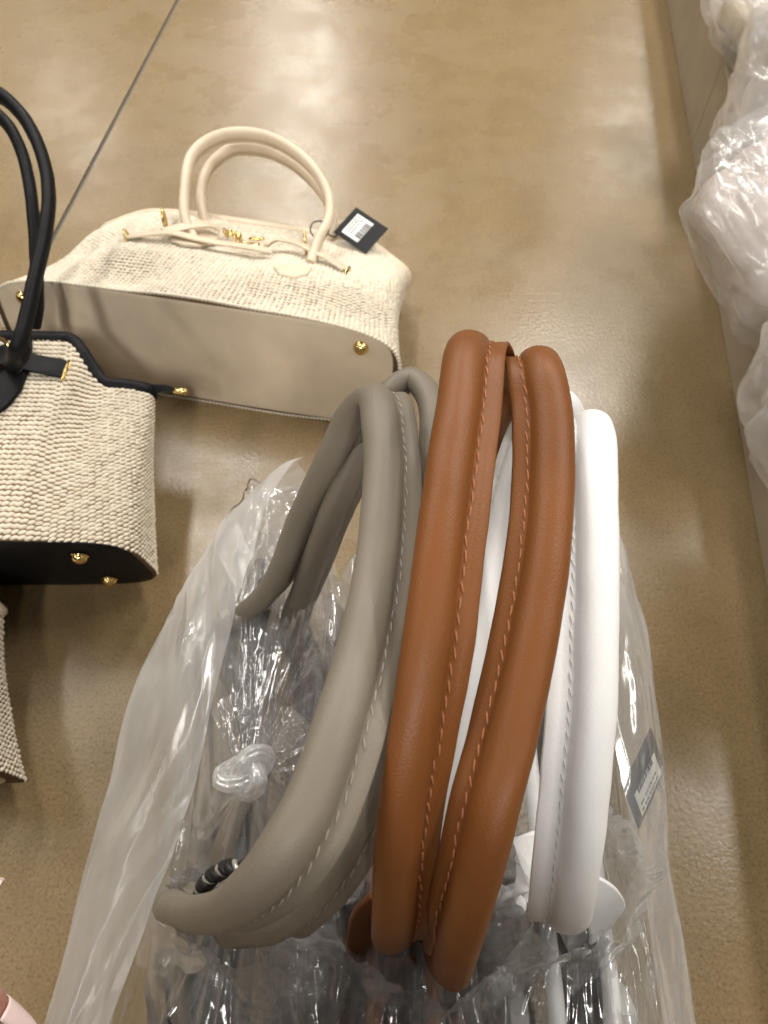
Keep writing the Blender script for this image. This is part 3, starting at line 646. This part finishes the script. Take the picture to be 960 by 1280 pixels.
# ------------------------------------------------------------------ the polythene
def film_mesh(name, G, mat, parent, cu=False, amp=.004, f=22, seed=0, coords=None, wrinkle=None):
    N_ = grid_normals(G, cu); Cc = G if coords is None else coords
    d = crumple(Cc, f, seed)*amp
    if wrinkle is not None: d = d + wrinkle
    G2 = G + N_*d[..., None]
    nu, nv = G.shape[:2]
    return mesh(name, G2.reshape(-1, 3), grid_faces(nu, nv, cu), mat, parent)
def tent(parent, K, c, ax, ay, zs, mat, seed, folds=13, A=.011, nth=460, ns=120, smax=1.75, name='film', ex=.7, amp=.0045):
    th = np.linspace(0, 2*np.pi, nth, endpoint=False)[:, None]; s = np.linspace(.03, smax, ns)[None, :]
    bx = c[0]+ax*np.sign(np.cos(th))*np.abs(np.cos(th))**ex; by = c[1]+ay*np.sign(np.sin(th))*np.abs(np.sin(th))**ex
    e = np.minimum(s, 1)**.85; dn = np.clip((s-1)/(smax-1), 0, 1)
    x = K[0]*(1-e)+bx*e; y = K[1]*(1-e)+by*e
    z = K[2]+(zs-K[2])*np.minimum(s, 1)**.75; z = z*(1-dn)+.006*dn
    x = x+(bx-c[0])*.12*np.sin(dn*math.pi*.5); y = y+(by-c[1])*.06*np.sin(dn*math.pi*.5)
    G = np.stack(np.broadcast_arrays(x, y, z), -1).astype(float)
    Q = np.stack(np.broadcast_arrays(np.cos(th)*2, np.sin(th)*2, s*1.1), -1)
    thb, sb = np.broadcast_arrays(th/(2*np.pi), s)
    wu = noise(Q, 1.1, seed)*.045; wv_ = noise(Q, 1.4, seed+1)*.30
    env = np.clip(sb, 0, 1)*(1-.35*np.clip(sb-.5, 0, 1))
    per = lambda n_, k, sd: facet(((thb+wu) % 1.0)*n_, (sb*k+wv_*k*.4)+.35*np.sin(thb*40), sd)
    W = A*env*(.62*per(folds, 2.2, seed)+.42*per(folds*2, 4.5, seed+3)+.20*per(folds*4, 8, seed+6)+.06*per(folds*9, 16, seed+8))
    return film_mesh(name, G, mat, parent, True, 0.0, 20, seed, Q, W)
def collar(parent, P, flare, drop, mat, seed, folds=11, A=.006, nth=420, ns=90, name='film_mouth', amp=.0035):
    """the torn mouth of a bag: a rim through the points P, flaring down and out"""
    Pc = [Vector(p) for p in P]; Pc = Pc+[Pc[0], Pc[1]]
    L = spline(Pc, nth+40); L = L[20:20+nth]
    # closed loop evenly resampled
    L = spline([tuple(p) for p in P]+[tuple(P[0])], nth+1)[:nth]
    c = L.mean(0); t = np.linspace(0, 1, ns)[None, :]
    out = unit((L-c)*np.array([1, 1, 0]))
    th = np.arange(nth)[:, None]/nth*2*np.pi
    prof_r = flare*(t**1.2); prof_z = -drop*t**.8
    G = L[:, None, :] + out[:, None, :]*prof_r[..., None]; G[..., 2] += np.broadcast_to(prof_z, G.shape[:2])
    Q = np.stack(np.broadcast_arrays(np.cos(th)*1.5, np.sin(th)*1.5, t*.8), -1)
    thb, tb = np.broadcast_arrays(th/(2*np.pi), t)
    wu = noise(Q, 1.2, seed)*.05
    per = lambda n_, k, sd: facet(((thb+wu) % 1.0)*n_, tb*k+.3*np.sin(thb*33), sd)
    W = A*(.55+.45*tb)*(.6*per(folds*2, 2.2, seed)+.34*per(folds*4, 5, seed+3)+.17*per(folds*9, 12, seed+6))
    G[..., 2] += (.012*noise(Q, 1.5, seed+4)+.006*noise(Q, 4, seed+5))*(1-tb)
    return film_mesh(name, G, mat, parent, True, 0.0, 20, seed, Q, W)
def sleeve(parent, ys, xs, xr, zr, sgn, mat, seed, name='film_sleeve', nu=420, nv=260, amp=.001, zsh=.27):
    y = np.linspace(ys[0], ys[-1], nu); o = np.argsort(ys); f = lambda a: np.interp(y, np.array(ys)[o], np.array(a)[o])
    k = np.exp(-np.linspace(-2, 2, 41)**2); k /= k.sum()
    sm = lambda a: np.convolve(np.pad(a, 20, 'edge'), k, 'valid')
    X_s, X_r, Z_r = sm(f(xs)), sm(f(xr)), sm(f(zr))
    G = np.zeros((nu, nv, 3)); v = np.linspace(0, 1, nv)
    for i in range(nu):
        prof = [(X_s[i]-sgn*.015, .004), (X_s[i]-sgn*.004, .09), (X_s[i], .19), (X_s[i]-sgn*.004, zsh-.015), (X_s[i]*.8+X_r[i]*.2, zsh+.025), (X_s[i]*.4+X_r[i]*.6, Z_r[i]-.012), (X_r[i], Z_r[i])]
        pr = np.array(prof); d = np.concatenate([[0], np.cumsum(np.linalg.norm(np.diff(pr, axis=0), axis=1))]); d /= d[-1]
        vv = v
        px_ = np.interp(vv, d, pr[:, 0]); pz_ = np.interp(vv, d, pr[:, 1])
        G[i, :, 0] = px_; G[i, :, 1] = y[i]; G[i, :, 2] = pz_
    kk = np.ones(9)/9                                                # soften the shoulder
    for c_ in (0, 2):
        G[:, 4:-4, c_] = np.apply_along_axis(lambda a: np.convolve(a, kk, 'valid'), 1, G[:, :, c_])
    st = G*np.array([1, .55, 1.6])
    soft = .005*noise(G, 9, seed+20)
    yy = G[..., 1]+.02*noise(G, 5, seed+2); vv_ = np.broadcast_to(v, G.shape[:2])+.07*noise(G, 6, seed+3)
    soft = soft + .0065*facet(yy/.16+vv_*1.2, vv_*7-yy*3, seed)+.0036*facet(yy/.09+vv_*1.5, vv_*15+yy*6, seed+1)+.0016*facet(yy/.05-vv_*2, vv_*30-yy*12, seed+2)+.0004*facet(yy/.02, vv_*55, seed+3)
    return film_mesh(name, G, mat, parent, False, amp*.3, 16, seed, st, soft)

pb1 = empty('plastic_bag', None, 'milky plastic bag tied in a knot round the taupe handbag', 'plastic bag', 'plastic bags round the upright handbags', (-.11, .1, 0))
pb2 = empty('plastic_bag', None, 'clear crinkled plastic bag torn open round the tan handles', 'plastic bag', 'plastic bags round the upright handbags', (.01, .08, 0))
pb3 = empty('plastic_bag', None, 'hazy plastic bag with a price tag showing through round the white handbag', 'plastic bag', 'plastic bags round the upright handbags', (.12, .09, 0))
K1 = at(310, 970, .435)
tent(pb1, K1, (-.092, .125), .060, .235, .270, M_CLEAR, 31, 14, .022)
tent(pb1, K1 + Vector((0, .004, -.006)), (-.090, .12), .050, .21, .262, M_CLEAR, 47, 18, .018, smax=1.15, name='film_inner')
sleeve(pb1, [.375, .36, .35, .31, .25, .17, .10, .04, -.03, -.14], [-.068, -.086, -.104, -.149, -.175, -.199, -.205, -.213, -.219, -.214],
       [-.062, -.066, -.070, -.084, -.098, -.110, -.118, -.135, -.152, -.160], [.30, .318, .325, .335, .338, .338, .336, .335, .335, .33], -1, M_FROST, 61)
collar(pb1, [at(196, 1105, .36), at(190, 1140, .355), at(215, 1172, .35), at(265, 1192, .345), at(320, 1192, .35), at(350, 1170, .36), at(330, 1140, .39), at(270, 1110, .40), at(225, 1090, .385)], .055, .20, M_GATHER, 71, 8, .016)
# the knot: two turns of twisted film and a crushed tuft
tk = np.linspace(0, 2*np.pi, 120, endpoint=False)
kx, ky, kz = np.sin(tk)+2*np.sin(2*tk), np.cos(tk)-2*np.cos(2*tk), -np.sin(3*tk)
ke = [unit(np.array(q_)) for q_ in ((.88, .45, .15), (-.40, .80, .10), (.0, -.25, .97))]
kp = np.array(K1)+np.array([0, 0, .007])+.0050*kx[:, None]*ke[0]+.0036*ky[:, None]*ke[1]+.0052*kz[:, None]*ke[2]
V, Fc = sweep_arrays(kp, [((1+.16*abs(math.sin(4*a_)))*.0056*math.cos(a_), (1+.16*abs(math.sin(4*a_+.6)))*.0044*math.sin(a_)) for a_ in np.linspace(0, 2*math.pi, 40, endpoint=False)], (.05, -.2, 1), closed=True, caps=False)
V = V + unit(V-np.array(K1))*(crumple(V, 60, 4)*.0016)[:, None]
mesh('knot', V, Fc, M_KNOT, pb1)
def tuft(parent, P0, d, L, wd, seed, mat, name='knot_tail', n=60, m=36):
    d = Vector(d).normalized(); sd = d.cross(Vector((0, 0, 1))).normalized(); up = sd.cross(d)
    t = np.linspace(0, 1, m); u = np.linspace(-1, 1, n)
    G = np.zeros((n, m, 3))
    for i, uu in enumerate(u):
        for j, tt in enumerate(t):
            G[i, j] = P0 + d*(L*tt*(1-.15*uu*uu)) + sd*(uu*wd*tt**.7) + up*(.35*wd*tt*math.cos(uu*2.4+seed))
    Q = np.stack(np.broadcast_arrays(u[:, None]*.9, t[None, :]*.15, 0*u[:, None]+seed), -1)
    Wv = (tri(u[:, None]*4+noise(Q, 3, seed))-.5)*.006*np.sqrt(t)[None, :]
    return film_mesh(name, G, mat, parent, False, .003, 60, seed, None, Wv)
tent(pb1, K1 + Vector((0, 0, .003)), (-.092, .125), .060, .235, .270, M_GATHER, 53, 20, .016, smax=.42, name='film_gather')
tuft(pb1, K1, (.6, .5, .25), .045, .020, 3, M_CLEAR)
tuft(pb1, K1, (-.2, .9, .1), .05, .018, 5, M_CLEAR)
# film round the tan bag
tent(pb2, Vector((.015, .10, .335)), (.010, .09), .062, .245, .245, M_CLEAR, 33, 13, .020, name='film')
collar(pb2, [at(428, 1130, .40), at(440, 1180, .395), at(480, 1215, .39), at(530, 1245, .385), at(585, 1245, .385), at(635, 1200, .39), at(662, 1140, .40), at(640, 1080, .43), at(560, 1060, .46), at(470, 1085, .44)], .05, .22, M_GATHER, 73, 9, .018)
# film round the white bag
tent(pb3, Vector((.125, .12, .335)), (.120, .10), .055, .245, .25, M_CLEAR, 35, 13, .020, name='film')
collar(pb3, [at(622, 1085, .42), at(650, 1140, .41), at(700, 1185, .405), at(755, 1190, .405), at(800, 1160, .41), at(818, 1100, .425), at(800, 1030, .45), at(740, 1000, .48), at(660, 1040, .45)], .04, .22, M_GATHER, 75, 9, .018)
sleeve(pb3, [.365, .345, .335, .27, .22, .16, .10, -.02, -.14], [.150, .178, .190, .205, .213, .207, .199, .180, .168],
       [.140, .145, .148, .152, .155, .155, .153, .150, .145], [.29, .305, .312, .32, .325, .325, .32, .32, .32], 1, M_HAZY, 63)
# ends of the white bag's belt, folded over beside its handle
ribbon('belt_end', [at(696, 1066, .455), at(676, 1072, .44), at(658, 1082, .435), at(648, 1100, .445), at(645, 1128, .465)], .030, .0035, M_WHITE, wh.root, (.35, .85, .25), 30, np.interp(np.linspace(0, 1, 30), [0, .3, .8, 1], [.8, 1.15, .75, .35]))
ribbon('belt_end', [at(728, 1105, .43), at(748, 1120, .435), at(757, 1145, .45), at(748, 1172, .475)], .024, .0035, M_WHITE, wh.root, (.5, .5, .7), 24, np.interp(np.linspace(0, 1, 24), [0, .5, 1], [.8, 1.1, .6]))

# ------------------------------------------------------------------ low platform along the right, with wrapped bags on it
PD = Vector((.1127, .9936, 0)).normalized(); PN = Vector((PD.y, -PD.x, 0))
def along(y, off, z): return Vector((.463, .417, 0)) + PD*(y-.417) + PN*off + Vector((0, 0, z))
pl = empty('display_platform', Matrix.Translation(along(1.0, .35, 0)), 'long low grey-beige board platform running along the right edge', 'platform')
def slab(name, ya, yb, o0, o1, z0, z1, bev, mat):
    c = (along(ya, o0, z0)+along(yb, o1, z1))/2; M = Matrix((PN, PD, Vector((0, 0, 1)))).transposed().to_4x4(); M.translation = c
    V, Fc = box_arrays(M, o1-o0, yb-ya, z1-z0, bev); return mesh(name, V, Fc, mat, pl, smooth=False)
slab('side_board', -.6, 1.30, 0, .012, .001, .150, .002, M_CARD); slab('side_board', 1.303, 3.2, 0.001, .013, .001, .150, .002, M_CARD)
slab('top_board', -.6, 3.2, -.004, .75, .1505, .163, .002, M_CARD); slab('core', -.55, 3.15, .03, .72, .001, .150, .002, M_CARD)

M_INNER = [plain('wrapped_blush', (.60, .52, .47), .6, 0, .12, 12), plain('wrapped_cream', (.60, .52, .40), .6, 0, .12, 12), plain('wrapped_grey', (.42, .39, .36), .6, 0, .15, 12), plain('wrapped_pale', (.60, .55, .52), .6, 0, .12, 12)]
def bundle(c, ax, rot, seed, label, mi, gather=(0, 0, 1)):
    M = Matrix.Translation(c) @ Matrix.Rotation(rot[2], 4, 'Z') @ Matrix.Rotation(rot[1], 4, 'Y') @ Matrix.Rotation(rot[0], 4, 'X')
    root = empty('wrapped_bag', Matrix.Translation((c[0], c[1], .164)), label, 'wrapped bag', 'plastic-wrapped bags on the platform')
    nu, nv = 220, 130
    th = np.linspace(0, 2*np.pi, nu, endpoint=False)[:, None]; q = np.linspace(.01, math.pi-.01, nv)[None, :]
    D_ = np.stack(np.broadcast_arrays(np.sin(q)*np.cos(th), np.sin(q)*np.sin(th), np.cos(q)*np.ones_like(th)), -1)
    S_ = np.sign(D_)*np.abs(D_)**.75
    Mn = np.array(M)
    tb, qb = np.broadcast_arrays(th/(2*np.pi), q/math.pi)
    def FB(sd):
        wq = noise(D_, 1.5, sd)*.10; wt = noise(D_, 1.3, sd+7)*.06
        return 1.3*facet(((tb+wt) % 1)*9, (qb+wq)*5, sd)+.8*facet(((tb+wt) % 1)*18+qb*4, (qb+wq)*11, sd+1)+.3*facet(((tb+wt) % 1)*40, (qb+wq)*26, sd+2)
    def shell(name, k, rough, mat, a2, sd):
        r = k*(1+.14*noise(D_, 1.6, sd)+rough*.5*crumple(D_, .8, sd+1)+a2*FB(sd))
        G = (S_*np.array(ax)*r[..., None])
        Vw = G.reshape(-1, 3) @ Mn[:3, :3].T + Mn[:3, 3]; Vw[:, 2] = np.where((Vw[:, 2] < .168), .168-.0*(Vw[:, 2]), Vw[:, 2]) if True else Vw[:, 2]
        return mesh(name, Vw, grid_faces(nu, nv, True), mat, root)
    shell('handbag_body', .78, .05, M_INNER[mi], .0, seed)
    shell('film', 1.0, .15, M_BUNDLE, .06, seed+10)
    shell('film_inner', .90, .18, M_BUNDLE, .07, seed+20)
bundle(atz(996, 285, .265), (.110, .130, .080), (R(12), R(-12), R(20)), 101, 'puffy plastic-wrapped pale bag bulging over the edge of the platform', 0)
bundle(atz(1025, 115, .30), (.115, .150, .10), (0, R(8), R(-20)), 111, 'plastic-wrapped bag behind the bulging one on the platform', 3)
bundle(atz(955, 25, .225), (.070, .11, .055), (0, 0, R(10)), 121, 'small plastic-wrapped cream bag farthest along the platform', 1)
bundle(atz(1118, 560, .27), (.110, .15, .085), (R(-6), 0, R(8)), 131, 'plastic-wrapped bag nearest to us at the right edge of the platform', 2)

# ------------------------------------------------------------------ a hand just entering at the lower left, and an unseen body added for shade
def skin_mat():
    m, nt, out = new_mat('skin'); b = NB(nt); v = b.obj()
    colr = b.ramp(b.noise(v, 60, 4), [(.3, (.42, .19, .145)), (.7, (.53, .27, .21))])
    bp = b('ShaderNodeBump', {'Strength': .25, 'Distance': .0006, 'Height': b.noise(v, 700, 3)}).outputs[0]
    p = b('ShaderNodeBsdfPrincipled', {'Base Color': colr, 'Roughness': .45, 'Normal': bp, 'Subsurface Weight': .12, 'Subsurface Radius': (.01, .004, .002), 'Subsurface Scale': .3}); nt.links.new(p.outputs[0], out.inputs[0]); return m
M_SKIN = skin_mat(); M_NAIL = plain('nail_polish', (.80, .62, .58), .2, 0, .03)
def hand_and_shade_body():
    hd = .30
    wrist = at(-330, 1330, hd+.02); palm = at(-230, 1290, hd+.01); heel = at(-280, 1310, hd+.015)
    elbow = Vector((-.50, -.30, .55)); sh_l = Vector((-.18, -.46, .95))
    V = [palm, heel, wrist, wrist.lerp(elbow, .45), elbow, elbow.lerp(sh_l, .5), sh_l]; Rr = [.021, .023, .021, .033, .040, .046, .055]; E = [(i, i+1) for i in range(6)]
    chest = Vector((0, -.53, .88)); k = len(V)  # photographer's torso, head and limbs: out of view, shaped to shade the near handles
    V += [chest, Vector((0, -.62, .62)), Vector((0, -.68, .36)), Vector((0, -.49, 1.04)), Vector((0, -.45, 1.13)), Vector((0, -.42, 1.24)), Vector((0, -.41, 1.32)),
          Vector((.18, -.46, .95)), Vector((.27, -.46, .78)), Vector((.32, -.38, .70)), Vector((.25, -.24, .82)), Vector((.21, -.18, .86)),
          Vector((-.13, -.60, .28)), Vector((-.16, -.36, .42)), Vector((-.16, -.46, .06)), Vector((-.16, -.36, .03)), Vector((.13, -.60, .28)), Vector((.20, -.36, .42)), Vector((.18, -.46, .06)), Vector((.18, -.36, .03))]
    Rr += [.135, .125, .14, .06, .055, .085, .07, .055, .046, .040, .026, .03, .085, .065, .04, .035, .085, .065, .04, .035]
    E += [(6, k), (k, k+1), (k+1, k+2), (k, k+3), (k+3, k+4), (k+4, k+5), (k+5, k+6), (k, k+7), (k+7, k+8), (k+8, k+9), (k+9, k+10), (k+10, k+11),
          (k+2, k+12), (k+12, k+13), (k+13, k+14), (k+14, k+15), (k+2, k+16), (k+16, k+17), (k+17, k+18), (k+18, k+19)]
    Ebody, Vbody, Rbody = list(E), list(V), list(Rr)
    fing = [ # knuckle, joints .. tip, radii
        ([at(-150, 1225, hd), at(-78, 1208, hd-.004), at(-32, 1184, hd), at(-8, 1140, hd+.004)], [.0125, .0095, .0086, .0070]),
        ([at(-165, 1195, hd+.012), at(-130, 1135, hd+.010), at(-100, 1080, hd+.016), at(-82, 1045, hd+.024)], [.0125, .0098, .0088, .0072]),
        ([at(-195, 1180, hd+.024), at(-180, 1120, hd+.024), at(-160, 1070, hd+.032), at(-150, 1040, hd+.04)], [.012, .0094, .0084, .007]),
        ([at(-230, 1180, hd+.034), at(-228, 1130, hd+.036), at(-218, 1090, hd+.044), at(-212, 1065, hd+.05)], [.0105, .0082, .0074, .0062]),
        ([at(-215, 1300, hd-.006), at(-120, 1230, hd-.010), at(-40, 1246, hd-.006), at(4, 1280, hd)], [.0145, .0118, .0112, .0088])]
    for j, r in fing:
        k = len(V); V += j; Rr += r; E += [(0, k)] + [(k+i, k+i+1) for i in range(3)]
    root_l = empty('person', Matrix.Translation(wrist), 'bare hand with long pale pink nails reaching in at the lower left, with an unseen body added for shade', 'hand')
    Vl = [tuple(Vector(v)-wrist) for v in V]
    me = bpy.data.meshes.new('hand'); me.from_pydata(Vl, E, []); ob = link(bpy.data.objects.new('hand', me)); ob.parent = root_l  # one mesh: the visible hand plus the unseen light-blocking body
    md = ob.modifiers.new('skin', 'SKIN'); md.use_smooth_shade = True; md.branch_smoothing = .6
    for i, r in enumerate(Rr): me.skin_vertices[0].data[i].radius = (r, r); me.skin_vertices[0].data[i].use_root = (i == 7)
    ob.modifiers.new('sub', 'SUBSURF').levels = 2; ob.modifiers['sub'].render_levels = 2
    # dark clothes of the unseen body, over everything but head and hands
    me2 = bpy.data.meshes.new('clothes'); keep = [i for i in range(len(Vbody)) if i not in (0, 1, 2, 11, 12, 13, 18, 22, 26)]; mp = {q: i for i, q in enumerate(keep)}
    me2.from_pydata([tuple(Vector(Vbody[i])-wrist) for i in keep], [(mp[a], mp[b]) for a, b in Ebody if a in mp and b in mp], []); oc = link(bpy.data.objects.new('clothes', me2)); oc.parent = root_l
    md = oc.modifiers.new('skin', 'SKIN'); md.use_smooth_shade = True
    for i, q in enumerate(keep): me2.skin_vertices[0].data[i].radius = (Rbody[q]+.012,)*2; me2.skin_vertices[0].data[i].use_root = (q == 7)
    oc.modifiers.new('sub', 'SUBSURF').render_levels = 2
    me2.materials.append(plain('dark_jersey', (.03, .03, .035), .85))
    dg = bpy.context.evaluated_depsgraph_get(); ev = ob.evaluated_get(dg); nm = bpy.data.meshes.new_from_object(ev); ob.modifiers.clear(); ob.data = nm; nm.materials.clear(); nm.materials.append(M_SKIN)
    nm.polygons.foreach_set('use_smooth', [True]*len(nm.polygons)); WM[ob.name] = Matrix.Translation(wrist)
    for (j, r), ndir in zip(fing, [(-.3, .9, .4), (-.3, .6, .6), (-.3, .6, .6), (-.3, .6, .6), (.95, .35, -.15)]):
        tip, pre = Vector(j[3]), Vector(j[2]); d = (tip-pre).normalized(); n = Vector(ndir); n = (n-d*n.dot(d)).normalized(); sd = d.cross(n)
        G = np.zeros((13, 15, 3)); 
        for a, u in enumerate(np.linspace(-1, 1, 13)):
            for b_, t in enumerate(np.linspace(0, 1, 15)):
                wd = r[3]*.80*(1-.30*t**3)
                lat = .8 if t < .8 else .8*math.sqrt(max(0, 1-((t-.8)/.2)**2*.8))
                G[a, b_] = tip + d*(-.006+.018*t) + sd*(u*wd*lat/.8) + n*(r[3]*.93*(1-.42*u*u)-.0012*t*t)
        nl = mesh('fingernail', G.reshape(-1, 3), grid_faces(13, 15), M_NAIL, root_l)
        so = nl.modifiers.new('thick', 'SOLIDIFY'); so.thickness = .0007
hand_and_shade_body()
